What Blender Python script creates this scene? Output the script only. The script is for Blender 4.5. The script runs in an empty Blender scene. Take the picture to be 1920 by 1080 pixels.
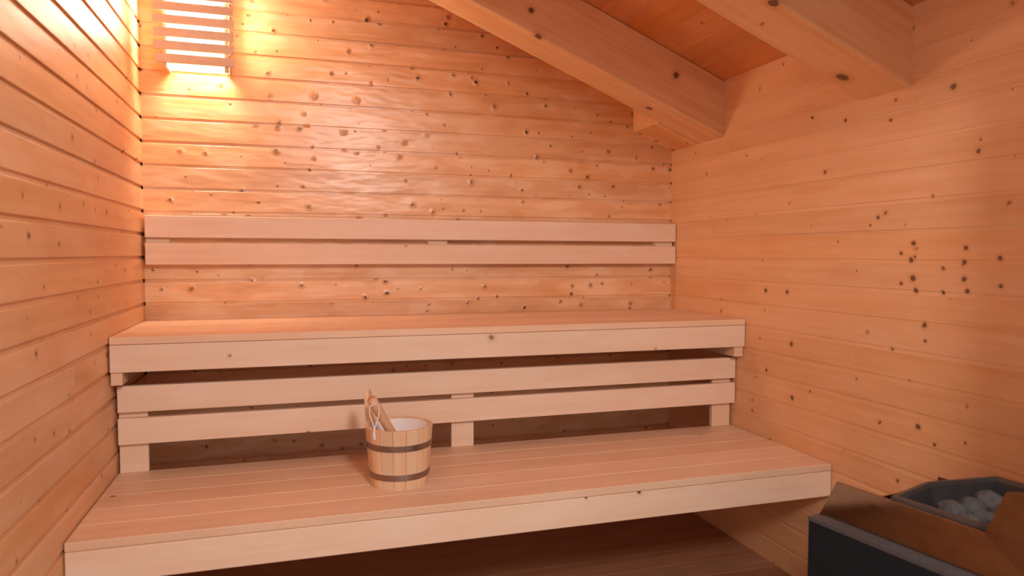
import bpy, bmesh, math, random
from mathutils import Matrix, Vector, Quaternion

S = bpy.context.scene
COL = S.collection

# ------------------------------------------------------------------ camera
cam_d = bpy.data.cameras.new('camera')
cam = bpy.data.objects.new('camera', cam_d)
COL.objects.link(cam)
_r = Vector((0.9549059, -0.29689696, 0.00262871))
_u = Vector((0.01181139, 0.04683244, 0.99883293))
_f = Vector((0.29667357, 0.95376041, -0.04822734))
CAM_Z = 1.0674
cam.matrix_world = Matrix(((_r.x, _u.x, -_f.x, 0.0), (_r.y, _u.y, -_f.y, 0.0), (_r.z, _u.z, -_f.z, CAM_Z), (0, 0, 0, 1)))
cam_d.sensor_width = 36.0
cam_d.lens = 1332.55 / 1920 * 36
cam_d.clip_start = 0.02
cam_d.dof.use_dof = True
cam_d.dof.focus_distance = 2.35
cam_d.dof.aperture_fstop = 2.8
S.camera = cam

# ------------------------------------------------------------------ world, big lights, exposure
S.view_settings.view_transform = 'Standard'
S.view_settings.look = 'None'
S.view_settings.gamma = 1.0
S.view_settings.use_curve_mapping = False
S.view_settings.exposure = -0.1
W = bpy.data.worlds.new('world')
S.world = W
W.use_nodes = True
bg = W.node_tree.nodes['Background']
bg.inputs['Color'].default_value = (1.0, 0.92, 0.86, 1)
bg.inputs['Strength'].default_value = 0.8

# added lamp standing in for front daylight; its position sets shade at right edge
wl = bpy.data.lights.new('added_front_light', 'AREA')
wl.shape = 'RECTANGLE'
wl.size = 0.28
wl.size_y = 0.4
wl.energy = 39
wl.color = (1.0, 0.91, 0.83)
wlo = bpy.data.objects.new('added_front_light', wl)
COL.objects.link(wlo)
wlo.location = (0.5, -0.80, 2.10)
wlo.rotation_euler = (Vector((0.3, 2.2, 0.8)) - wlo.location).to_track_quat('-Z', 'Y').to_euler()

# ------------------------------------------------------------------ room numbers (metres; camera stands at x=0, y=0)
XL, XR, YB, YF = -0.488, 1.576, 2.75, 0.80
SL = 0.41                     # roof slope
ZC = 1.724                    # ceiling height at the right wall
P = 0.0808                    # cladding pitch
Z0 = 1.206 - 15 * P           # first joint, at the floor
random.seed(7)


def zceil(x):
    return ZC + SL * (XR - x)


# ------------------------------------------------------------------ materials
def new_mat(name):
    m = bpy.data.materials.new(name)
    m.use_nodes = True
    nt = m.node_tree
    return m, nt, nt.nodes['Principled BSDF']


def wood(name, col, dark, knot_scale=10.0, knot_min=0.35, knot_r=0.075, rough=0.4, grain=0.35, vary=0.16, bump=0.25,
         knot_col=(0.055, 0.018, 0.006), spec=0.5, spots=(), blotch=0.18):
    """Softwood: object X runs along the grain, object Z across it; every board gets its own cut through Object Info random."""
    m, nt, bs = new_mat(name)
    N, L = nt.nodes, nt.links

    def node(t, **kw):
        n = N.new(t)
        for k, v in kw.items():
            setattr(n, k, v)
        return n

    def math_(op, a, b=None, c=None, clamp=False):
        n = node('ShaderNodeMath', operation=op, use_clamp=clamp)
        for i, v in enumerate((a, b, c)):
            if v is None:
                continue
            if isinstance(v, (int, float)):
                n.inputs[i].default_value = v
            else:
                L.new(v, n.inputs[i])
        return n.outputs[0]

    tc = node('ShaderNodeTexCoord')
    oi = node('ShaderNodeObjectInfo')
    sep = node('ShaderNodeSeparateXYZ')
    L.new(tc.outputs['Object'], sep.inputs[0])
    rx = math_('MULTIPLY', oi.outputs['Random'], 71.3)
    ry = math_('MULTIPLY', oi.outputs['Random'], 193.7)
    x = math_('ADD', sep.outputs['X'], rx)
    z = math_('ADD', math_('ADD', sep.outputs['Z'], ry), math_('MULTIPLY', sep.outputs['Y'], 0.6))
    # knots (one cell of a 2D Voronoi each, some cells empty)
    v2 = node('ShaderNodeCombineXYZ')
    L.new(x, v2.inputs[0]); L.new(z, v2.inputs[1])
    wob = node('ShaderNodeTexNoise', noise_dimensions='2D')
    wob.inputs['Scale'].default_value = 45
    L.new(v2.outputs[0], wob.inputs['Vector'])
    add = node('ShaderNodeVectorMath', operation='MULTIPLY_ADD')
    add.inputs[1].default_value = (0.010, 0.010, 0)
    L.new(wob.outputs['Color'], add.inputs[0]); L.new(v2.outputs[0], add.inputs[2])
    vo = node('ShaderNodeTexVoronoi', voronoi_dimensions='2D', feature='F1')
    vo.inputs['Scale'].default_value = knot_scale
    L.new(add.outputs[0], vo.inputs['Vector'])
    sc = node('ShaderNodeSeparateColor')
    L.new(vo.outputs['Color'], sc.inputs[0])
    # radius: cells under knot_min have none
    rad = node('ShaderNodeMapRange')
    rad.inputs['From Min'].default_value = knot_min
    rad.inputs['From Max'].default_value = 1.0
    rad.inputs['To Min'].default_value = 0.0
    rad.inputs['To Max'].default_value = knot_r
    L.new(sc.outputs[0], rad.inputs['Value'])
    ratio = math_('DIVIDE', vo.outputs['Distance'], math_('ADD', rad.outputs[0], 0.0005))
    has = math_('GREATER_THAN', sc.outputs[0], knot_min)

    def ramp01(v, a, b):
        n = node('ShaderNodeMapRange', interpolation_type='SMOOTHSTEP')
        n.inputs['From Min'].default_value = a
        n.inputs['From Max'].default_value = b
        n.inputs['To Min'].default_value = 1.0
        n.inputs['To Max'].default_value = 0.0
        L.new(v, n.inputs['Value'])
        return n.outputs[0]

    core = math_('MULTIPLY', ramp01(ratio, 0.7, 1.25), has)
    halo = math_('MULTIPLY', ramp01(ratio, 0.6, 3.2), has)
    # some knots are pale brown, some nearly black
    strength = math_('MULTIPLY', core, math_('ADD', math_('MULTIPLY', sc.outputs[1], 0.6), 0.4))
    # grain: long streaks, pushed sideways around the knots
    gz = math_('ADD', z, math_('MULTIPLY', halo, 0.012))
    gv = node('ShaderNodeCombineXYZ')
    L.new(math_('MULTIPLY', x, 1.3), gv.inputs[0]); L.new(math_('MULTIPLY', gz, 55.0), gv.inputs[1])
    g1 = node('ShaderNodeTexNoise', noise_dimensions='2D')
    g1.inputs['Scale'].default_value = 1.0
    g1.inputs['Detail'].default_value = 3.0
    L.new(gv.outputs[0], g1.inputs['Vector'])
    gv2 = node('ShaderNodeCombineXYZ')
    L.new(math_('MULTIPLY', x, 2.2), gv2.inputs[0]); L.new(math_('MULTIPLY', gz, 13.0), gv2.inputs[1])
    g2 = node('ShaderNodeTexNoise', noise_dimensions='2D')
    g2.inputs['Scale'].default_value = 1.0
    g2.inputs['Detail'].default_value = 2.0
    L.new(gv2.outputs[0], g2.inputs['Vector'])
    gm = math_('MULTIPLY', math_('ADD', math_('MULTIPLY', g1.outputs[0], 0.5), math_('MULTIPLY', g2.outputs[0], 0.5)), 1.0)
    gmr = node('ShaderNodeMapRange')
    gmr.inputs['From Min'].default_value = 0.38
    gmr.inputs['From Max'].default_value = 0.66
    L.new(gm, gmr.inputs['Value'])
    mix1 = node('ShaderNodeMix', data_type='RGBA')
    mix1.inputs['A'].default_value = (*col, 1)
    mix1.inputs['B'].default_value = (*dark, 1)
    L.new(math_('MULTIPLY', gmr.outputs[0], grain), mix1.inputs['Factor'])
    # paler stretches paint in broken reflections; redder ones vary the board
    bl = node('ShaderNodeCombineXYZ')
    L.new(math_('MULTIPLY', x, 5.0), bl.inputs[0]); L.new(math_('MULTIPLY', z, 16.0), bl.inputs[1])
    bln = node('ShaderNodeTexNoise', noise_dimensions='2D')
    bln.inputs['Scale'].default_value = 1.0
    bln.inputs['Detail'].default_value = 1.0
    L.new(bl.outputs[0], bln.inputs['Vector'])
    blr = node('ShaderNodeMapRange', interpolation_type='SMOOTHSTEP')
    blr.inputs['From Min'].default_value = 0.55
    blr.inputs['From Max'].default_value = 0.68
    blr.inputs['To Max'].default_value = blotch
    L.new(bln.outputs[0], blr.inputs['Value'])
    mixb = node('ShaderNodeMix', data_type='RGBA')
    L.new(blr.outputs[0], mixb.inputs['Factor'])
    L.new(mix1.outputs['Result'], mixb.inputs['A'])
    mixb.inputs['B'].default_value = (min(1, col[0] * 1.06), min(1, col[1] * 1.2), min(1, col[2] * 1.4), 1)
    bld = node('ShaderNodeMapRange', interpolation_type='SMOOTHSTEP')
    bld.inputs['From Min'].default_value = 0.42
    bld.inputs['From Max'].default_value = 0.32
    bld.inputs['To Max'].default_value = blotch * 0.7
    L.new(bln.outputs[0], bld.inputs['Value'])
    mixd = node('ShaderNodeMix', data_type='RGBA')
    L.new(bld.outputs[0], mixd.inputs['Factor'])
    L.new(mixb.outputs['Result'], mixd.inputs['A'])
    mixd.inputs['B'].default_value = (*dark, 1)
    # board-to-board tone
    hsv = node('ShaderNodeHueSaturation')
    L.new(mixd.outputs['Result'], hsv.inputs['Color'])
    rr = math_('FRACT', math_('MULTIPLY', oi.outputs['Random'], 13.37))
    L.new(math_('ADD', math_('MULTIPLY', rr, vary), 1.0 - vary / 2), hsv.inputs['Value'])
    L.new(math_('ADD', math_('MULTIPLY', oi.outputs['Random'], 0.10), 0.95), hsv.inputs['Saturation'])
    mixh = node('ShaderNodeMix', data_type='RGBA')
    L.new(math_('MULTIPLY', halo, 0.45), mixh.inputs['Factor'])
    L.new(hsv.outputs[0], mixh.inputs['A'])
    mixh.inputs['B'].default_value = (dark[0] * 0.75, dark[1] * 0.62, dark[2] * 0.5, 1)
    mixk = node('ShaderNodeMix', data_type='RGBA')
    L.new(strength, mixk.inputs['Factor'])
    L.new(mixh.outputs['Result'], mixk.inputs['A'])
    mixk.inputs['B'].default_value = (*knot_col, 1)
    final = mixk.outputs['Result']
    if spots:
        # single larger knots, given in the coordinates of the object named later in SPOT_COORD (else the board itself)
        stc = node('ShaderNodeTexCoord')
        SPOT_COORD[name] = stc
        swob = node('ShaderNodeVectorMath', operation='MULTIPLY_ADD')
        swob.inputs[1].default_value = (0.008, 0.008, 0.008)
        L.new(wob.outputs['Color'], swob.inputs[0]); L.new(stc.outputs['Object'], swob.inputs[2])
        low = None
        for sx, sy, sz, sr in spots:
            dn = node('ShaderNodeVectorMath', operation='DISTANCE')
            L.new(swob.outputs[0], dn.inputs[0])
            dn.inputs[1].default_value = (sx + 0.004, sy + 0.004, sz + 0.004)
            q = math_('DIVIDE', dn.outputs['Value'], sr)
            low = q if low is None else math_('MINIMUM', low, q)
        mixs = node('ShaderNodeMix', data_type='RGBA')
        L.new(math_('MULTIPLY', ramp01(low, 0.7, 1.15), 0.85), mixs.inputs['Factor'])
        mixs.inputs['B'].default_value = (0.10, 0.035, 0.014, 1)
        mixs2 = node('ShaderNodeMix', data_type='RGBA')
        L.new(math_('MULTIPLY', ramp01(low, 0.8, 2.6), 0.35), mixs2.inputs['Factor'])
        L.new(final, mixs2.inputs['A'])
        mixs2.inputs['B'].default_value = (dark[0] * 0.75, dark[1] * 0.62, dark[2] * 0.5, 1)
        L.new(mixs2.outputs['Result'], mixs.inputs['A'])
        final = mixs.outputs['Result']
    L.new(final, bs.inputs['Base Color'])
    bs.inputs['Roughness'].default_value = rough
    bs.inputs['Specular IOR Level'].default_value = spec
    if bump:
        # planed and lacquered: soft unevenness along the board, a dimple at each knot
        bv = node('ShaderNodeCombineXYZ')
        L.new(math_('MULTIPLY', x, 9.0), bv.inputs[0]); L.new(math_('MULTIPLY', z, 30.0), bv.inputs[1])
        bn = node('ShaderNodeTexNoise', noise_dimensions='2D')
        bn.inputs['Scale'].default_value = 1.0
        bn.inputs['Detail'].default_value = 1.5
        L.new(bv.outputs[0], bn.inputs['Vector'])
        h = math_('ADD', math_('ADD', math_('MULTIPLY', bn.outputs[0], 0.8), math_('MULTIPLY', halo, 0.7)), math_('MULTIPLY', g1.outputs[0], 0.12))
        bp = node('ShaderNodeBump')
        bp.inputs['Strength'].default_value = bump
        bp.inputs['Distance'].default_value = 0.004
        L.new(h, bp.inputs['Height'])
        L.new(bp.outputs[0], bs.inputs['Normal'])
    return m


def metal(name, col, rough, metallic=1.0, noise=0.0):
    m, nt, bs = new_mat(name)
    N, L = nt.nodes, nt.links
    bs.inputs['Metallic'].default_value = metallic
    tc = N.new('ShaderNodeTexCoord')
    n = N.new('ShaderNodeTexNoise')
    n.inputs['Scale'].default_value = 40
    n.inputs['Detail'].default_value = 3
    L.new(tc.outputs['Object'], n.inputs['Vector'])
    mr = N.new('ShaderNodeMapRange')
    mr.inputs['To Min'].default_value = max(0.02, rough - noise)
    mr.inputs['To Max'].default_value = rough + noise
    L.new(n.outputs[0], mr.inputs['Value'])
    L.new(mr.outputs[0], bs.inputs['Roughness'])
    cr = N.new('ShaderNodeMix')
    cr.data_type = 'RGBA'
    L.new(n.outputs[0], cr.inputs['Factor'])
    cr.inputs['A'].default_value = (*[c * 0.8 for c in col], 1)
    cr.inputs['B'].default_value = (*[min(1, c * 1.15) for c in col], 1)
    L.new(cr.outputs['Result'], bs.inputs['Base Color'])
    return m


SPOT_COORD = {}
RIGHT_KNOTS = [(1.524, 1.071, 0.007),
               (1.486, 1.097, 0.009),
               (1.493, 1.053, 0.01),
               (1.522, 0.99, 0.007),
               (1.484, 1.005, 0.011),
               (1.474, 0.973, 0.01),
               (1.445, 0.883, 0.011),
               (1.44, 0.842, 0.007),
               (1.337, 1.049, 0.009),
               (1.331, 1.084, 0.008),
               (1.334, 1.008, 0.009),
               (1.324, 0.979, 0.008),
               (1.244, 1.061, 0.008),
               (1.239, 0.994, 0.008),
               (1.381, 1.484, 0.012),
               (1.557, 1.488, 0.007),
               (1.608, 1.173, 0.008),
               (1.635, 1.151, 0.006),
               (2.095, 0.941, 0.011),
               (1.983, 0.943, 0.01),
               (1.957, 0.772, 0.012),
               (2.083, 0.665, 0.009),
               (1.948, 0.594, 0.01),
               (1.455, 0.614, 0.01),
               (1.403, 0.58, 0.008),
               (1.306, 1.316, 0.009),
               (1.882, 1.498, 0.008),
               (1.82, 1.321, 0.009)]
PINE = (0.84, 0.475, 0.25)
PINE_D = (0.69, 0.305, 0.12)
M_WALL = wood('pine_cladding', PINE, PINE_D, knot_scale=13, knot_min=0.22, knot_r=0.085, rough=0.30, grain=0.5, bump=0.7, blotch=0.6)
M_LEFT = wood('pine_cladding_side', PINE, PINE_D, knot_scale=9.5, knot_min=0.42, knot_r=0.065, rough=0.42, grain=0.45, bump=0.2, blotch=0.3)
M_RIGHT = wood('pine_cladding_heater_side', PINE, PINE_D, knot_scale=11, knot_min=0.62, knot_r=0.055, rough=0.5, grain=0.45, vary=0.1, bump=0.12,
               spots=[(XR, y_, z_, r_ * 0.72) for y_, z_, r_ in RIGHT_KNOTS])
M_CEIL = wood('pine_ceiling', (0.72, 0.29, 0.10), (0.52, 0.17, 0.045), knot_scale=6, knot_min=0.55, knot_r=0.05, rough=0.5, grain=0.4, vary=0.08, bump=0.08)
M_BENCH = wood('aspen_bench', (0.84, 0.555, 0.375), (0.73, 0.42, 0.255), knot_scale=5, knot_min=0.93, knot_r=0.05, rough=0.5, grain=0.45, vary=0.08, bump=0.06)
M_FRONT = wood('spruce_front_board', (0.86, 0.615, 0.455), (0.77, 0.48, 0.32), knot_scale=6.5, knot_min=0.72, knot_r=0.055, rough=0.5, grain=0.4, vary=0.06, bump=0.06)
M_RAIL = wood('aspen_rail', (0.86, 0.61, 0.455), (0.77, 0.48, 0.32), knot_scale=5, knot_min=0.95, knot_r=0.045, rough=0.5, grain=0.45, vary=0.08, bump=0.06)
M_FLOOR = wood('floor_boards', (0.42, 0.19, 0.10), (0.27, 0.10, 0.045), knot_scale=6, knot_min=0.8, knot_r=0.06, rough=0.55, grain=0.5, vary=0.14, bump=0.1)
M_SLAT = wood('lamp_slat_wood', (0.86, 0.60, 0.42), (0.74, 0.44, 0.27), knot_scale=5, knot_min=0.97, rough=0.55, grain=0.4, bump=0.05)
M_PALE = wood('pale_batten', (0.84, 0.60, 0.42), (0.70, 0.42, 0.25), knot_scale=5, knot_min=0.98, rough=0.55, grain=0.4, bump=0.05)
M_STAVE = wood('bucket_stave_wood', (0.84, 0.56, 0.36), (0.70, 0.38, 0.20), knot_scale=5, knot_min=0.97, rough=0.5, grain=0.6, vary=0.22, bump=0.08)
M_LADLE = wood('ladle_wood', (0.74, 0.43, 0.25), (0.55, 0.26, 0.12), knot_scale=14, knot_min=0.9, rough=0.5, grain=0.5, bump=0.05)
M_HOOP = metal('hoop_steel', (0.36, 0.29, 0.26), 0.36, 1.0, 0.08)
M_SCREW = metal('screw_steel', (0.55, 0.52, 0.5), 0.3)
M_BLACK = metal('black_enamel', (0.008, 0.011, 0.017), 0.75, 0.0, 0.08)
M_BLACK.node_tree.nodes['Principled BSDF'].inputs['Specular IOR Level'].default_value = 0.25
M_LEDGE = metal('grey_enamel_edge', (0.075, 0.073, 0.08), 0.5, 0.0, 0.05)
M_STEEL = metal('polished_steel', (0.30, 0.235, 0.19), 0.09, 1.0, 0.03)
M_RIM = metal('heater_basin_rim', (0.10, 0.095, 0.10), 0.35, 0.6, 0.08)


def plain(name, col, rough, scale=30, amt=0.15, bump=0.0):
    m, nt, bs = new_mat(name)
    N, L = nt.nodes, nt.links
    tc = N.new('ShaderNodeTexCoord')
    n = N.new('ShaderNodeTexNoise')
    n.inputs['Scale'].default_value = scale
    n.inputs['Detail'].default_value = 4
    L.new(tc.outputs['Object'], n.inputs['Vector'])
    cr = N.new('ShaderNodeMix')
    cr.data_type = 'RGBA'
    L.new(n.outputs[0], cr.inputs['Factor'])
    cr.inputs['A'].default_value = (*[c * (1 - amt) for c in col], 1)
    cr.inputs['B'].default_value = (*[min(1, c * (1 + amt)) for c in col], 1)
    L.new(cr.outputs['Result'], bs.inputs['Base Color'])
    bs.inputs['Roughness'].default_value = rough
    if bump:
        bp = N.new('ShaderNodeBump')
        bp.inputs['Strength'].default_value = bump
        bp.inputs['Distance'].default_value = 0.004
        L.new(n.outputs[0], bp.inputs['Height'])
        L.new(bp.outputs[0], bs.inputs['Normal'])
    return m


M_LINER = plain('white_plastic_liner', (0.82, 0.74, 0.73), 0.45, 20, 0.04)
M_CORD = plain('white_cord', (0.82, 0.72, 0.68), 0.8, 300, 0.1)
M_STONE = plain('heater_stone_grey', (0.085, 0.084, 0.088), 0.8, 35, 0.4, 0.6)
M_GAP = plain('dark_felt', (0.20, 0.08, 0.03), 0.9, 20, 0.2)

M_GLOW, nt, bs = new_mat('opal_glass_lit')
bs.inputs['Base Color'].default_value = (0.9, 0.85, 0.75, 1)
bs.inputs['Emission Color'].default_value = (1.0, 0.85, 0.63, 1)
bs.inputs['Emission Strength'].default_value = 165.0


# ------------------------------------------------------------------ mesh helpers
def mesh_obj(name, bm, mat, parent=None, mw=None, smooth=False):
    me = bpy.data.meshes.new(name)
    bmesh.ops.recalc_face_normals(bm, faces=bm.faces)
    if smooth:
        for f in bm.faces:
            f.smooth = True
    bm.to_mesh(me)
    bm.free()
    me.materials.append(mat)
    return link(name, me, parent, mw)


def link(name, me, parent=None, mw=None):
    o = bpy.data.objects.new(name, me)
    COL.objects.link(o)
    if parent is not None:
        o.parent = parent
        o.matrix_parent_inverse = parent.matrix_world.inverted()
    if mw is not None:
        if parent is not None:
            o.matrix_parent_inverse = Matrix()
            o.matrix_basis = parent.matrix_world.inverted() @ mw
        else:
            o.matrix_world = mw
    return o


def empty(name, loc, label, cat, group=None, rotz=0.0):
    o = bpy.data.objects.new(name, None)
    COL.objects.link(o)
    o.empty_display_size = 0.05
    o.matrix_world = Matrix.Translation(loc) @ Matrix.Rotation(rotz, 4, 'Z')
    return tag(o, label, cat, group)


def tag(o, label=None, cat=None, group=None, kind=None):
    for k, v in (('label', label), ('category', cat), ('group', group), ('kind', kind)):
        if v:
            o[k] = v
    return o


def frame(loc, x, y):
    """World matrix whose local X and Y axes point along x and y (unit, orthogonal)."""
    x, y = Vector(x).normalized(), Vector(y).normalized()
    z = x.cross(y)
    return Matrix(((x.x, y.x, z.x, loc[0]), (x.y, y.y, z.y, loc[1]), (x.z, y.z, z.z, loc[2]), (0, 0, 0, 1)))


def box_bm(x0, x1, y0, y1, z0, z1, bev=0.0, seg=1):
    bm = bmesh.new()
    bmesh.ops.create_cube(bm, size=1.0)
    for v in bm.verts:
        v.co = Vector((x0 if v.co.x < 0 else x1, y0 if v.co.y < 0 else y1, z0 if v.co.z < 0 else z1))
    if bev:
        bmesh.ops.bevel(bm, geom=list(bm.edges), offset=bev, segments=seg, affect='EDGES', profile=0.5)
    return bm


def profile(depth, gap):
    return [(depth, 0.0), (depth, gap), (0.0010, gap + 0.0004), (0.0, gap + 0.0016), (0.0, P - 0.0012), (0.0010, P), (0.014, P), (0.014, 0.0)]


PROFILE = profile(0.0045, 0.0090)
PROF_L = profile(0.0060, 0.0120)
PROF_R = profile(0.0014, 0.0090)


def plank_bm(length, prof=PROFILE, x_end=None, zmax=None, x0=0.0):
    """A cladding board: local X length, face at y=0 looking to -Y, a recessed tongue along its lower edge."""
    bm = bmesh.new()
    a, b = [], []
    for y, z in prof:
        if zmax is not None:
            z = min(z, zmax)
        e = length if x_end is None else min(length, x_end(z))
        a.append(bm.verts.new((x0, y, z)))
        b.append(bm.verts.new((max(e, x0 + 0.002), y, z)))
    n = len(prof)
    for i in range(n):
        j = (i + 1) % n
        try:
            bm.faces.new((a[i], a[j], b[j], b[i]))
        except ValueError:
            pass
    bm.faces.new(a)
    bm.faces.new(b[::-1])
    return bm


# ------------------------------------------------------------------ room shell
def backing(name, verts, faces, mat):
    me = bpy.data.meshes.new(name)
    me.from_pydata(verts, [], faces)
    me.materials.append(mat)
    o = link(name, me)
    return o


def slab(name, pts, n, th, mat):
    """Prism: polygon pts pushed back along n by th."""
    n = Vector(n)
    bm = bmesh.new()
    a = [bm.verts.new(Vector(p)) for p in pts]
    b = [bm.verts.new(Vector(p) + n * th) for p in pts]
    bm.faces.new(a)
    bm.faces.new(b[::-1])
    k = len(pts)
    for i in range(k):
        bm.faces.new((a[i], a[(i + 1) % k], b[(i + 1) % k], b[i]))
    return mesh_obj(name, bm, mat)


ZTL = zceil(XL)
wall_back = slab('wall_back', [(XL - .03, YB + .014, 0), (XR + .03, YB + .014, 0), (XR + .03, YB + .014, zceil(XR)), (XL - .03, YB + .014, zceil(XL))], (0, 1, 0), 0.04, M_GAP)
tag(wall_back, 'pine-clad gable wall behind both benches', None, None, 'structure')
k = 0
while Z0 + k * P < ZTL - 0.004:
    z = Z0 + k * P
    full = z + P <= ZC
    bm = plank_bm(XR - XL, x_end=None if full else (lambda zz, z=z: XR - XL + (ZC - (z + zz)) / SL), zmax=None if z + P < ZTL else ZTL - z)
    mesh_obj('plank', bm, M_WALL, wall_back, frame((XL, YB, z), (1, 0, 0), (0, 1, 0)))
    k += 1

wall_left = slab('wall_left', [(XL - .014, YF, 0), (XL - .014, YB + .05, 0), (XL - .014, YB + .05, ZTL), (XL - .014, YF, ZTL)], (-1, 0, 0), 0.04, M_GAP)
tag(wall_left, 'pine-clad side wall beside the lamp corner', None, None, 'structure')
pl = plank_bm(YB - YF, PROF_L)
base = mesh_obj('plank', pl, M_LEFT, wall_left, frame((XL, YF, Z0), (0, 1, 0), (-1, 0, 0)))
YJ = 1.885                    # butt joint in three boards near the bench
short_a = short_b = None
for k in range(1, int((ZTL - Z0) / P) + 1):
    z = Z0 + k * P
    if k in (8, 9):
        if short_a is None:
            oa = mesh_obj('plank', plank_bm(YJ - YF - 0.001, PROF_L), M_LEFT, wall_left, frame((XL, YF, z), (0, 1, 0), (-1, 0, 0)))
            ob = mesh_obj('plank', plank_bm(YB - YJ, PROF_L), M_LEFT, wall_left, frame((XL - 0.002, YJ, z), (0, 1, 0), (-1, 0, 0)))
            short_a, short_b = oa.data, ob.data
        else:
            link('plank', short_a, wall_left, frame((XL, YF, z), (0, 1, 0), (-1, 0, 0)))
            link('plank', short_b, wall_left, frame((XL - 0.002, YJ, z), (0, 1, 0), (-1, 0, 0)))
        continue
    if z + P > ZTL:
        mesh_obj('plank', plank_bm(YB - YF, PROF_L, zmax=ZTL - z), M_LEFT, wall_left, frame((XL, YF, z), (0, 1, 0), (-1, 0, 0)))
    else:
        link('plank', base.data, wall_left, frame((XL, YF, z), (0, 1, 0), (-1, 0, 0)))

wall_right = slab('wall_right', [(XR + .014, YF, 0), (XR + .014, YB + .05, 0), (XR + .014, YB + .05, ZC), (XR + .014, YF, ZC)], (1, 0, 0), 0.04, M_GAP)
SPOT_COORD['pine_cladding_heater_side'].object = wall_right
tag(wall_right, 'pine-clad side wall behind the heater', None, None, 'structure')
base = mesh_obj('plank', plank_bm(YB - YF, PROF_R), M_RIGHT, wall_right, frame((XR, YB, Z0), (0, -1, 0), (1, 0, 0)))
for k in range(1, 22):
    z = Z0 + k * P
    if z + P > ZC:
        mesh_obj('plank', plank_bm(YB - YF, PROF_R, zmax=ZC - z), M_RIGHT, wall_right, frame((XR, YB, z), (0, -1, 0), (1, 0, 0)))
    else:
        link('plank', base.data, wall_right, frame((XR, YB, z), (0, -1, 0), (1, 0, 0)))

# unseen front wall pieces added as light blockers: right edge and roof beams
bm = box_bm(1.30, XR + .05, YF - .09, YF, 0, zceil(1.30) - .02)
wf = mesh_obj('wall_front_blocker', bm, M_RIGHT)
bm = bmesh.new()
tag(wf, 'unseen front wall piece beside the heater, added to block light', None, None, 'structure')
HD_ = 0.22                    # depth of the header under the roof boards
hdr = slab('wall_front_blocker', [(XL - .05, YF, zceil(XL - .05) - HD_), (1.30, YF, zceil(1.30) - HD_), (1.30, YF, zceil(1.30) - .002), (XL - .05, YF, zceil(XL - .05) - .002)], (0, -1, 0), 0.09, M_RIGHT)
tag(hdr, 'unseen pine header over the entrance, added to shade the beams', None, None, 'structure')

# ceiling boards run from the front to the gable
al = math.atan(SL)
tx, tz = math.cos(al), -math.sin(al)
nu = Vector((math.sin(al), 0, math.cos(al)))
CP = 0.115
LSLOPE = (XR - XL + 0.10) / math.cos(al)
ceiling = slab('ceiling', [Vector((XL - .05, YF - .1, zceil(XL - .05))) + nu * 0.012, Vector((XR + .05, YF - .1, zceil(XR + .05))) + nu * 0.012,
                           Vector((XR + .05, YB + .05, zceil(XR + .05))) + nu * 0.012, Vector((XL - .05, YB + .05, zceil(XL - .05))) + nu * 0.012], nu, 0.04, M_GAP)
tag(ceiling, 'sloping pine board ceiling between the beams', None, None, 'structure')
CPROF = [(0.003, 0.0), (0.0008, 0.0012), (0.0, 0.0026), (0.0, CP - 0.0012), (0.0010, CP), (0.012, CP), (0.012, 0.0)]
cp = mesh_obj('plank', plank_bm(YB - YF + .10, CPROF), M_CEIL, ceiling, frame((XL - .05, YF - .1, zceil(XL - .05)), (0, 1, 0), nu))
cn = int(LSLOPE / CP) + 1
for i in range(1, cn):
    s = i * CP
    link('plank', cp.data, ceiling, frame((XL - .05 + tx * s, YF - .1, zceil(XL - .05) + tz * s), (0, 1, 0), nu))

# floor boards run along the benches
FP = 0.105
floor = slab('floor', [(XL - .05, -1.6, -0.012), (XR + .05, -1.6, -0.012), (XR + .05, YB + .05, -0.012), (XL - .05, YB + .05, -0.012)], (0, 0, -1), 0.05, M_GAP)  # runs on unseen past the entrance, added to block light from below
tag(floor, 'brown board floor under the benches', None, None, 'structure')
FPROF = [(0.005, 0.0), (0.005, 0.002), (0.001, 0.0025), (0.0, 0.0035), (0.0, FP - 0.001), (0.001, FP), (0.012, FP), (0.012, 0.0)]
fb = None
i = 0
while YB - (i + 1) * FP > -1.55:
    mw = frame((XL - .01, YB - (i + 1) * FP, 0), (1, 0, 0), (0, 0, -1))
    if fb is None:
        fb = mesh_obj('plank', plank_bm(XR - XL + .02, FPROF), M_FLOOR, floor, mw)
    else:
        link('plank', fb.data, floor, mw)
    i += 1


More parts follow.
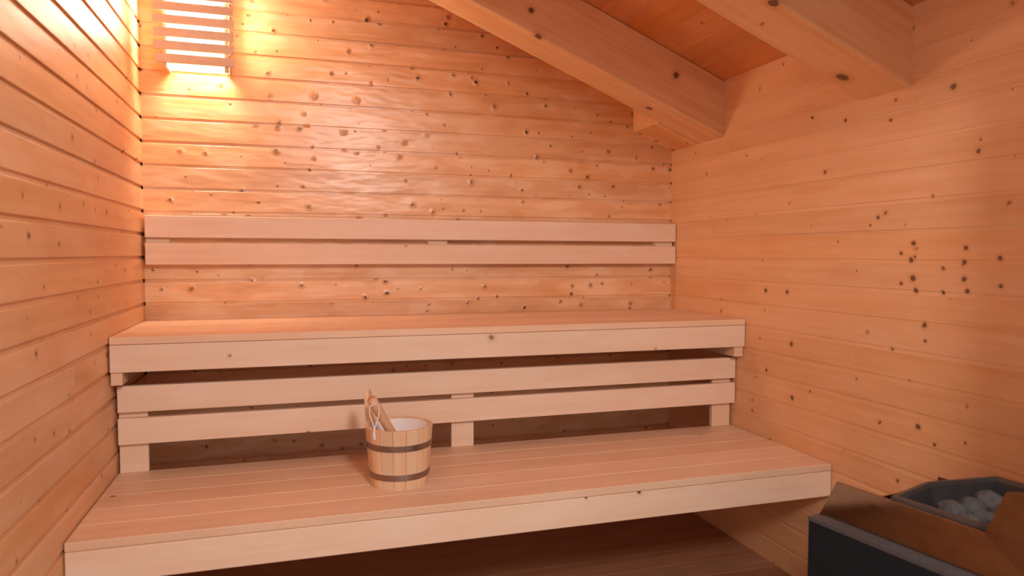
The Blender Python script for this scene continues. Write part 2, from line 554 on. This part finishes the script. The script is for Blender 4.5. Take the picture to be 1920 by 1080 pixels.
# ------------------------------------------------------------------ roof beams
def beam(y0, y1, label, knots, xa=XL - 0.02, xb=XR):
    """Rafter: follows the roof slope; bottom 0.212 under the ceiling, measured straight down."""
    ln = (xb - xa) / math.cos(al)
    hh = 0.212 * math.cos(al)
    bm = bmesh.new()
    top_a = Vector((xa, 0, zceil(xa)))
    pts = [(xa, zceil(xa) - 0.001), (xb, zceil(xb) - 0.001), (xb, zceil(xb) - 0.212), (xa, zceil(xa) - 0.212)]
    mw = frame((xa, y0, zceil(xa)), (tx, 0, tz), (0, 1, 0))
    inv = mw.inverted()
    a = [bm.verts.new(inv @ Vector((x, y0, z))) for x, z in pts]
    b = [bm.verts.new(inv @ Vector((x, y1, z))) for x, z in pts]
    bm.faces.new(a)
    bm.faces.new(b[::-1])
    for q in range(4):
        bm.faces.new((a[q], a[(q + 1) % 4], b[(q + 1) % 4], b[q]))
    bm.edges.ensure_lookup_table()
    long_e = [e for e in bm.edges if abs((e.verts[0].co - e.verts[1].co).x) > 1.0]
    bmesh.ops.bevel(bm, geom=long_e, offset=0.004, segments=2, affect='EDGES', profile=0.5)
    mat = wood('roof_beam_wood', (0.88, 0.53, 0.28), (0.72, 0.33, 0.13), knot_scale=6.0, knot_min=0.86, knot_r=0.045, rough=0.5, grain=0.6, bump=0.1,
               spots=[(*(inv @ Vector(k_[:3])), k_[3]) for k_ in knots])
    o = mesh_obj('ceiling_beam', bm, mat, None, mw)
    tag(o, label, None, None, 'structure')
    return o


beam(2.362, 2.538, 'heavy sloping roof beam close to the gable wall', [(1.368, 2.362, 1.728, 0.013), (0.801, 2.362, 1.906, 0.010), (0.827, 2.368, 1.817, 0.014), (1.309, 2.457, 1.622, 0.014)])
beam(1.508, 1.683, 'heavy sloping roof beam above the heater side, nearer the viewer', [(1.147, 1.518, 1.688, 0.015), (1.465, 1.632, 1.558, 0.018), (0.95, 1.60, 1.769, 0.014)])
# boarded block between the far beam and the gable wall
bm = bmesh.new()
pts = [(1.392, zceil(1.392) - .001), (XR, zceil(XR) - .001), (XR, zceil(XR) - 0.216), (1.392, zceil(1.392) - 0.216)]
mw = frame((1.392, 2.538, zceil(1.392)), (tx, 0, tz), (0, 1, 0))
inv = mw.inverted()
a = [bm.verts.new(inv @ Vector((x, 2.540, z))) for x, z in pts]
b = [bm.verts.new(inv @ Vector((x, YB, z))) for x, z in pts]
bm.faces.new(a); bm.faces.new(b[::-1])
for q in range(4):
    bm.faces.new((a[q], a[(q + 1) % 4], b[(q + 1) % 4], b[q]))
tag(mesh_obj('trim_1', bm, M_WALL, None, mw), 'knotty boarded block between far beam and gable wall', None, None, 'structure')


# ------------------------------------------------------------------ benches
def board(name, parent, mat, L_, w, th, mw, bev=0.0025):
    """Board with local X length, local Z width, face at y=0, thickness to +y."""
    return mesh_obj(name, box_bm(0, L_, 0, th, 0, w, bev, 2), mat, parent, mw)


def bench(label, y0, y1, ztop, name='sauna_bench', brackets=True):
    e = empty(name, (0.5 * (XL + XR), 0.5 * (y0 + y1), 0), label, 'bench')
    n = 5
    pitch = (y1 - y0) / n
    x0, x1 = XL + 0.003, XR - 0.002
    first = None
    for i in range(n):
        mw = frame((x0, y0 + i * pitch, ztop), (1, 0, 0), (0, 0, -1))
        if first is None:
            first = board('seat_board', e, M_BENCH, x1 - x0, pitch - 0.0015, 0.0215, mw, 0.002)
        else:
            link('seat_board', first.data, e, mw)
    board('front_board', e, M_FRONT, x1 - x0, 0.0775, 0.024, frame((x0, y0 + 0.0005, ztop - 0.0215 - 0.0785), (1, 0, 0), (0, 1, 0)), 0.002)
    return e


ub = bench('upper sauna bench of pale boards below the long wall backrest', 2.205, 2.748, 0.832)
lb = bench('lower sauna bench with the wooden bucket on it', 1.760, 2.292, 0.427)
# brackets carrying the upper bench, seen under its two ends and dark in the middle
for x in (XL + 0.003, XR - 0.040):
    mesh_obj('bracket', box_bm(0, 0.030 if x < 0 else 0.036, 0, 0.53, 0, 0.037, 0.0015), M_BENCH, ub, Matrix.Translation((x, 2.213, 0.695)))
for x in (XL + 0.003, 0.52, XR - 0.040):
    mesh_obj('bracket', box_bm(0, 0.036, 0, 0.50, 0, 0.04, 0.0015), M_BENCH, lb, Matrix.Translation((x, 1.786, 0.3645)))

# wall backrest over the upper bench
br = empty('bench_backrest', (0.55, 2.72, 1.026), 'two-rail wooden backrest fixed to the gable wall', 'backrest')
r1 = board('rail', br, M_RAIL, 2.050, 0.0765, 0.022, frame((-0.477, 2.700, 1.1195), (1, 0, 0), (0, 1, 0)))
r2 = board('rail', br, M_RAIL, 2.050, 0.0745, 0.022, frame((-0.477, 2.700, 1.026), (1, 0, 0), (0, 1, 0)))


def screw_bm(r, h):
    bm = bmesh.new()
    bmesh.ops.create_cone(bm, cap_ends=True, segments=12, radius1=r, radius2=r * 0.7, depth=h)
    return bm


scr = None
for x0, x1 in ((-0.478, -0.403), (0.507, 0.583), (1.486, 1.568)):
    bt = board('batten', br, M_PALE, x1 - x0, 0.16, 0.027, frame((x0, 2.7222, 1.031), (1, 0, 0), (0, 1, 0)), 0.001)
    bt['label'] = 'pale batten behind the rails'
    mw = frame((0.5 * (x0 + x1), 2.7218, 1.1095), (1, 0, 0), (0, 0, 1))
    if scr is None:
        so = mesh_obj('screw', screw_bm(0.0035, 0.002), M_SCREW, bt, mw)
        scr = so.data
    else:
        link('screw', scr, bt, mw)

# backrest of the lower bench, standing on the seat
lr = empty('bench_backrest', (0.55, 2.28, 0.427), 'two-rail wooden backrest on posts behind the lower bench', 'backrest')
r = board('rail', lr, M_RAIL, 2.050, 0.0765, 0.022, frame((-0.479, 2.255, 0.6085), (1, 0, 0), (0, 1, 0)))
link('rail', r.data, lr, frame((-0.479, 2.255, 0.515), (1, 0, 0), (0, 1, 0)))
for x in (-0.480, 0.500, 1.488):
    board('post', lr, M_RAIL, 0.076, 0.250, 0.018, frame((x, 2.2775 - 0.0, 0.4272), (1, 0, 0), (0, 1, 0)), 0.0015)


# ------------------------------------------------------------------ bucket and ladle
BX, BY, BZ = 0.284, 1.973, 0.4272
bucket = empty('sauna_bucket', (BX, BY, BZ), 'wooden stave bucket with two dark hoops on the lower bench', 'bucket')
NS, BH, R0, R1, TH = 16, 0.164, 0.080, 0.0935, 0.011
# direction of the tall stave, seen towards the left and slightly away from the viewer
EAR = math.radians(150)


def rad(z):
    return R0 + (R1 - R0) * z / BH


def stave_bm(h, da, ear=False):
    bm = bmesh.new()
    segs = 3
    zs = [0.0, 0.05, 0.11, h - 0.002, h]
    if ear:
        zs = [0.0, 0.05, 0.11, BH, BH + 0.035, BH + 0.065, BH + 0.085, BH + 0.094]
    rings = []
    for zi, z in enumerate(zs):
        wf = 1.0
        if ear and z > BH:
            t = (z - BH) / 0.094
            wf = math.sqrt(max(0.02, 1 - t ** 3)) * 0.92
        lean = rad(min(z, BH)) + (z - BH) * 0.06 if z > BH else rad(z)
        ro, ri = lean, lean - TH
        if zi == len(zs) - 1 and not ear:
            ro -= 0.0015; ri += 0.0015
        outer, inner = [], []
        for q in range(segs + 1):
            ang = (q / segs - 0.5) * (da - 0.010) * wf
            outer.append(bm.verts.new((ro * math.cos(ang), ro * math.sin(ang), z)))
            inner.append(bm.verts.new((ri * math.cos(ang), ri * math.sin(ang), z)))
        rings.append(outer + inner[::-1])
    n = len(rings[0])
    for a_, b_ in zip(rings, rings[1:]):
        for q in range(n):
            bm.faces.new((a_[q], a_[(q + 1) % n], b_[(q + 1) % n], b_[q]))
    bm.faces.new(rings[0][::-1])
    bm.faces.new(rings[-1])
    # grain runs up the stave: turn so that local X is the long axis
    bmesh.ops.transform(bm, matrix=Matrix(((0, 0, 1, 0), (1, 0, 0, 0), (0, 1, 0, 0), (0, 0, 0, 1))), verts=bm.verts)
    return bm


UNTURN = Matrix(((0, 1, 0, 0), (0, 0, 1, 0), (1, 0, 0, 0), (0, 0, 0, 1)))
DA = 2 * math.pi / NS
sd = None
for i in range(NS):
    ang = EAR + (i * DA if i else 0)
    mw = Matrix.Translation((BX, BY, BZ)) @ Matrix.Rotation(ang, 4, 'Z') @ UNTURN
    if i == 0:
        es = mesh_obj('ear_stave', stave_bm(BH, DA * 1.25, True), M_STAVE, bucket, mw)
        es['label'] = 'tall rounded stave of the bucket'
    elif sd is None:
        sd = mesh_obj('stave', stave_bm(BH, DA), M_STAVE, bucket, mw).data
    else:
        link('stave', sd, bucket, mw)


def lathe_bm(prof, seg=48, closed=False):
    bm = bmesh.new()
    rings = []
    for r_, z_ in prof:
        rings.append([bm.verts.new((r_ * math.cos(2 * math.pi * q / seg), r_ * math.sin(2 * math.pi * q / seg), z_)) for q in range(seg)])
    pairs = list(zip(rings, rings[1:]))
    if closed:
        pairs.append((rings[-1], rings[0]))
    for a_, b_ in pairs:
        for q in range(seg):
            bm.faces.new((a_[q], a_[(q + 1) % seg], b_[(q + 1) % seg], b_[q]))
    return bm


for za, zb in ((0.026, 0.0425), (0.107, 0.1235)):
    pr_ = [(rad(za) + 0.0002, za), (rad(za) + 0.0016, za), (rad(zb) + 0.0016, zb), (rad(zb) + 0.0002, zb)]
    h = mesh_obj('hoop', lathe_bm(pr_, 56, True), M_HOOP, bucket, Matrix.Translation((BX, BY, BZ)))
    h['label'] = 'dark steel hoop'
# hoop rivets near the seam
for za in (0.034, 0.115):
    ang = math.radians(-62)
    rr_ = rad(za) + 0.0020
    mesh_obj('rivet', screw_bm(0.003, 0.002), M_SCREW, bucket, Matrix.Translation((BX + rr_ * math.cos(ang), BY + rr_ * math.sin(ang), BZ + za)) @ Matrix.Rotation(ang, 4, 'Z') @ Matrix.Rotation(math.radians(90), 4, 'Y'))
lp = [(0.0, 0.012), (R0 - TH - 0.004, 0.012), (rad(BH) - TH - 0.0016, BH - 0.004), (rad(BH) - TH - 0.0004, BH - 0.003), (rad(BH) - TH - 0.0004, BH - 0.006),
      (R0 - TH - 0.002, 0.0095), (0.0, 0.0095)]
ln = mesh_obj('liner', lathe_bm(lp, 48), M_LINER, bucket, Matrix.Translation((BX, BY, BZ)), True)
ln['label'] = 'white plastic liner'


def tube_bm(pts, radii, seg=12, closed=False):
    bm = bmesh.new()
    pts = [Vector(p) for p in pts]
    rings = []
    prev = None
    for i, p in enumerate(pts):
        t = (pts[min(i + 1, len(pts) - 1)] - pts[max(i - 1, 0)]).normalized()
        if prev is None:
            s = t.cross(Vector((0.3, 0.2, 1))).normalized()
        else:
            s = (prev - t * prev.dot(t)).normalized()
        prev = s
        u = t.cross(s)
        r_ = radii[i] if isinstance(radii, (list, tuple)) else radii
        rings.append([bm.verts.new(p + (s * math.cos(2 * math.pi * q / seg) + u * math.sin(2 * math.pi * q / seg)) * r_) for q in range(seg)])
    for a_, b_ in zip(rings, rings[1:]):
        for q in range(seg):
            bm.faces.new((a_[q], a_[(q + 1) % seg], b_[(q + 1) % seg], b_[q]))
    bm.faces.new(rings[0][::-1])
    bm.faces.new(rings[-1])
    return bm


# ladle: its round handle leans over the rim beside the tall stave
H0 = Vector((0.201, 1.905, 0.679))       # free end of the handle
H1 = Vector((0.318, 1.985, 0.468))       # lower end, in the bucket
ladle = empty('wooden_ladle', H1, 'round-handled wooden ladle standing in the bucket, cord loop at its end', 'ladle')
ax = (H1 - H0).normalized()
LH = (H1 - H0).length
lm = frame(H0, ax, ax.cross(Vector((0, 0, 1))).normalized())
prof_n = 16
hp, hr = [], []
for i in range(prof_n + 1):
    t = i / prof_n
    hp.append((t * LH, 0, 0))
    hr.append(0.0145 - 0.002 * math.sin(math.pi * min(1, t * 1.4)) + (0.0 if t > 0.02 else -0.002))
mesh_obj('handle', tube_bm(hp, hr, 16), M_LADLE, ladle, lm, True)
# bowl at the foot of the handle
bm = bmesh.new()
bmesh.ops.create_uvsphere(bm, u_segments=20, v_segments=12, radius=0.030)
cut = [v for v in bm.verts if v.co.z > 0.006]
bmesh.ops.delete(bm, geom=cut, context='VERTS')
r_ = bmesh.ops.solidify(bm, geom=list(bm.faces), thickness=0.003)
mesh_obj('bowl', bm, M_LADLE, ladle, Matrix.Translation((0.312, 1.985, 0.473)), True)
# cord: a loop through the handle end, knotted, with a short tassel
c_top_l = Vector((0.195, 1.890, 0.660))
c_top_r = Vector((0.2195, 1.901, 0.663))
knot = Vector((0.2045, 1.872, 0.606))


def bez(p0, p1, p2, p3, n=12):
    out = []
    for i in range(n + 1):
        t = i / n
        out.append(p0 * (1 - t) ** 3 + p1 * 3 * t * (1 - t) ** 2 + p2 * 3 * t * t * (1 - t) + p3 * t ** 3)
    return out


la = bez(knot, knot + Vector((-0.002, -0.002, 0.016)), c_top_l + Vector((-0.006, -0.002, -0.020)), c_top_l)
lb_ = bez(knot, knot + Vector((0.006, -0.002, 0.014)), c_top_r + Vector((0.003, -0.006, -0.018)), c_top_r)
over = bez(c_top_l, c_top_l + Vector((0, 0.002, 0.006)), c_top_r + Vector((-0.004, -0.010, 0.006)), c_top_r, 8)
loop = mesh_obj('cord_loop', tube_bm(la[:-1] + over + lb_[::-1][1:], 0.0016, 8), M_CORD, ladle, Matrix.Translation((0, 0, 0)), True)
loop['label'] = 'white cord loop'
tas = bez(knot + Vector((0, 0, 0.004)), knot + Vector((-0.001, -0.002, -0.006)), knot + Vector((-0.002, -0.001, -0.018)), knot + Vector((0.001, -0.001, -0.030)), 8)
ts = mesh_obj('tassel', tube_bm(tas, [0.0028, 0.003, 0.0026, 0.003, 0.0036, 0.004, 0.0042, 0.0042, 0.003], 10), M_CORD, ladle, Matrix.Translation((0, 0, 0)), True)
ts['label'] = 'frayed white cord end'

# ------------------------------------------------------------------ corner lamp behind wooden slats
lamp = empty('wall_lamp', (-0.30, YB, 1.87), 'lit lamp behind wooden slats in the upper corner of the gable wall', 'lamp')
gx, gz_ = -0.300, 1.880
bm = bmesh.new()
bmesh.ops.create_uvsphere(bm, u_segments=32, v_segments=16, radius=1.0)
for v in bm.verts:
    v.co = Vector((v.co.x * 0.075, v.co.y * 0.045, v.co.z * 0.095))
gl = mesh_obj('globe', bm, M_GLOW, lamp, Matrix.Translation((gx, 2.690, gz_)), True)
gl['label'] = 'glowing opal glass'
pt = [(0.0, 0.0), (0.070, 0.0), (0.074, 0.004), (0.074, 0.014), (0.0, 0.014)]
mesh_obj('base_plate', lathe_bm(pt, 32), M_LINER, lamp, Matrix.Translation((gx, YB - 0.0005, gz_)) @ Matrix.Rotation(math.radians(90), 4, 'X') @ Matrix.Diagonal((1, 1.25, 1, 1)))
SX0, SX1 = -0.428, -0.179
sl = None
for i in range(10):
    z = 1.702 + i * 0.0428
    mw = frame((SX0 if i else SX0 + 0.004, 2.636, z), (1, 0, 0), (0, 1, 0))
    if sl is None:
        sl = board('slat', lamp, M_SLAT, SX1 - SX0, 0.030, 0.009, mw, 0.0015).data
    else:
        link('slat', sl, lamp, mw)
for x, dp in ((-0.400, 0.062), (-0.2065, 0.040)):
    mesh_obj('side_board', box_bm(0, 0.010, -dp, 0, 0, 0.44, 0.001), M_SLAT, lamp, Matrix.Translation((x, YB - 0.0005, 1.693)))
sc0 = None
for x in (-0.401, -0.209):
    bt = mesh_obj('batten', box_bm(0, 0.013, 0, 0.020, 0, 0.44, 0.001), M_SLAT, lamp, Matrix.Translation((x, 2.6455, 1.687)))
    for zz in (1.690,):
        mw = frame((x + 0.0065, 2.6448, zz + 0.004), (1, 0, 0), (0, 0, 1))
        if sc0 is None:
            sc0 = mesh_obj('screw', screw_bm(0.0035, 0.002), M_SCREW, bt, mw).data
        else:
            link('screw', sc0, bt, mw)
    for zz in (1.74, 2.05):
        mesh_obj('spacer', box_bm(0, 0.011, 0, 0.0845, 0, 0.016), M_SLAT, lamp, Matrix.Translation((x + 0.001, 2.6655, zz)))

# ------------------------------------------------------------------ heater beside the right wall
SA = Vector((1.065, 1.257, 0))            # far corner on the bench side
U = Vector((0.9877, 0.157, 0))
V = Vector((0.157, -0.9877, 0))           # towards the viewer
heater = empty('sauna_heater', SA + U * 0.2 + V * 0.2, 'black and polished steel sauna heater beside the side wall', 'heater')
hm = Matrix(((U.x, V.x, 0, SA.x), (U.y, V.y, 0, SA.y), (0, 0, -1, 0), (0, 0, 0, 1)))
hm = Matrix(((U.x, -V.x, 0, SA.x), (U.y, -V.y, 0, SA.y), (0, 0, 1, 0), (0, 0, 0, 1)))   # local x=U, y=-V (away), z up
HW, HD, HT = 0.42, 0.46, 0.50
mesh_obj('body', box_bm(0, HW, -HD, 0, 0.06, HT - 0.004, 0.004, 2), M_BLACK, heater, hm)
# grey bevelled edge that runs round the top of the body
bm = bmesh.new()


def ring_rect(i0, z):
    return [bm.verts.new((i0, -HD + i0, z)), bm.verts.new((HW - i0, -HD + i0, z)), bm.verts.new((HW - i0, -i0, z)), bm.verts.new((i0, -i0, z))]


rs = [ring_rect(0.0, HT - 0.012), ring_rect(0.0, HT), ring_rect(0.030, HT + 0.003), ring_rect(0.030, HT - 0.012)]
for a_, b_ in zip(rs, rs[1:] + rs[:1]):
    for q in range(4):
        bm.faces.new((a_[q], a_[(q + 1) % 4], b_[(q + 1) % 4], b_[q]))
eo = mesh_obj('top_edge', bm, M_LEDGE, heater, hm)
eo['label'] = 'grey edge round the top'
for lx in (0.03, HW - 0.07):
    for ly in (-0.07, -HD + 0.03):
        mesh_obj('leg', box_bm(lx, lx + 0.04, ly, ly + 0.04, 0.0, 0.062, 0.003), M_BLACK, heater, hm)


def plate(name, pts, th_dir, th=0.003, label=None, mat=None):
    bm_ = bmesh.new()
    d_ = Vector(th_dir) * th
    a_ = [bm_.verts.new(Vector(p_)) for p_ in pts]
    b_ = [bm_.verts.new(Vector(p_) + d_) for p_ in pts]
    bm_.faces.new(a_)
    bm_.faces.new(b_[::-1])
    n_ = len(pts)
    for q_ in range(n_):
        bm_.faces.new((a_[q_], a_[(q_ + 1) % n_], b_[(q_ + 1) % n_], b_[q_]))
    o_ = mesh_obj(name, bm_, mat or M_STEEL, heater, hm)
    if label:
        o_['label'] = label
    return o_


# collar of polished sheet; the side towards the benches has a notch that shows the stones
plate('collar_plate', [(0.030, -0.004, HT), (0.030, -0.455, HT), (0.040, -0.455, 0.672), (0.040, -0.400, 0.668), (0.040, -0.375, 0.661), (0.037, -0.345, 0.580), (0.037, -0.040, 0.582)], (1, 0, 0), 0.007, 'polished steel side shield with a notch')
plate('collar_plate', [(0.036, -0.452, HT), (HW - 0.03, -0.452, HT), (HW - 0.04, -0.452, 0.672), (0.045, -0.452, 0.672)], (0, 1, 0), 0.004, 'polished steel shield towards the entrance')
plate('collar_plate', [(0.060, -0.030, HT), (HW - 0.03, -0.030, HT), (HW - 0.04, -0.032, 0.525), (0.060, -0.032, 0.525)], (0, -1, 0), 0.004)
plate('collar_plate', [(HW - 0.030, -0.036, HT), (HW - 0.030, -0.446, HT), (HW - 0.034, -0.446, 0.545), (HW - 0.034, -0.040, 0.545)], (-1, 0, 0), 0.004)
# six-sided basin that holds the stones
hexp = [(0.050, -0.155), (0.200, -0.128), (0.378, -0.172), (0.378, -0.300), (0.300, -0.425), (0.060, -0.425)]
cxh = sum(p_[0] for p_ in hexp) / 6
cyh = sum(p_[1] for p_ in hexp) / 6
bm = bmesh.new()


def hring(s_, z_):
    return [bm.verts.new((cxh + (x_ - cxh) * s_, cyh + (y_ - cyh) * s_, z_)) for x_, y_ in hexp]


rs = [hring(0.98, HT + 0.005), hring(1.0, 0.578), hring(0.985, 0.586), hring(0.93, 0.586), hring(0.91, 0.578), hring(0.86, 0.520)]
for a_, b_ in zip(rs, rs[1:]):
    for q in range(6):
        bm.faces.new((a_[q], a_[(q + 1) % 6], b_[(q + 1) % 6], b_[q]))
bm.faces.new(rs[-1])
bo = mesh_obj('stone_basin', bm, M_RIM, heater, hm)
bo['label'] = 'dark basin with a lighter rim'


def stone_bm(sd_, r_):
    rnd = random.Random(sd_)
    bm_ = bmesh.new()
    bmesh.ops.create_icosphere(bm_, subdivisions=2, radius=r_)
    ax_ = [Vector((rnd.uniform(-1, 1), rnd.uniform(-1, 1), rnd.uniform(-1, 1))).normalized() for _ in range(9)]
    lim = [r_ * rnd.uniform(0.62, 0.95) for _ in ax_]
    for v_ in bm_.verts:
        for a__, l_ in zip(ax_, lim):
            dd = v_.co.dot(a__)
            if dd > l_:
                v_.co -= a__ * (dd - l_) * 0.85
        v_.co.z *= 0.78
    return bm_


stone_meshes = []
spots = []
for iy in range(4):
    for ix in range(4):
        lx = 0.115 + ix * 0.067 + (0.022 if iy % 2 else 0)
        ly = -0.195 - iy * 0.062
        if iy == 0 and ix == 0 or lx > 0.33:
            continue
        spots.append((lx, ly, 0.5440 + 0.003 * math.sin(ix * 2.1 + iy * 1.3)))
for i, (lx, ly, lz) in enumerate(spots):
    mw = hm @ Matrix.Translation((lx, ly, lz)) @ Matrix.Rotation(i * 1.7, 4, 'Z')
    if i < 6:
        so = mesh_obj('heater_stone', stone_bm(i + 3, 0.0295 + 0.002 * (i % 3)), M_STONE, None, mw)
        stone_meshes.append(so.data)
    else:
        so = link('heater_stone', stone_meshes[i % 6], None, mw)
    tag(so, 'grey rough stone lying in the heater basin', 'stone', 'stones in the heater')
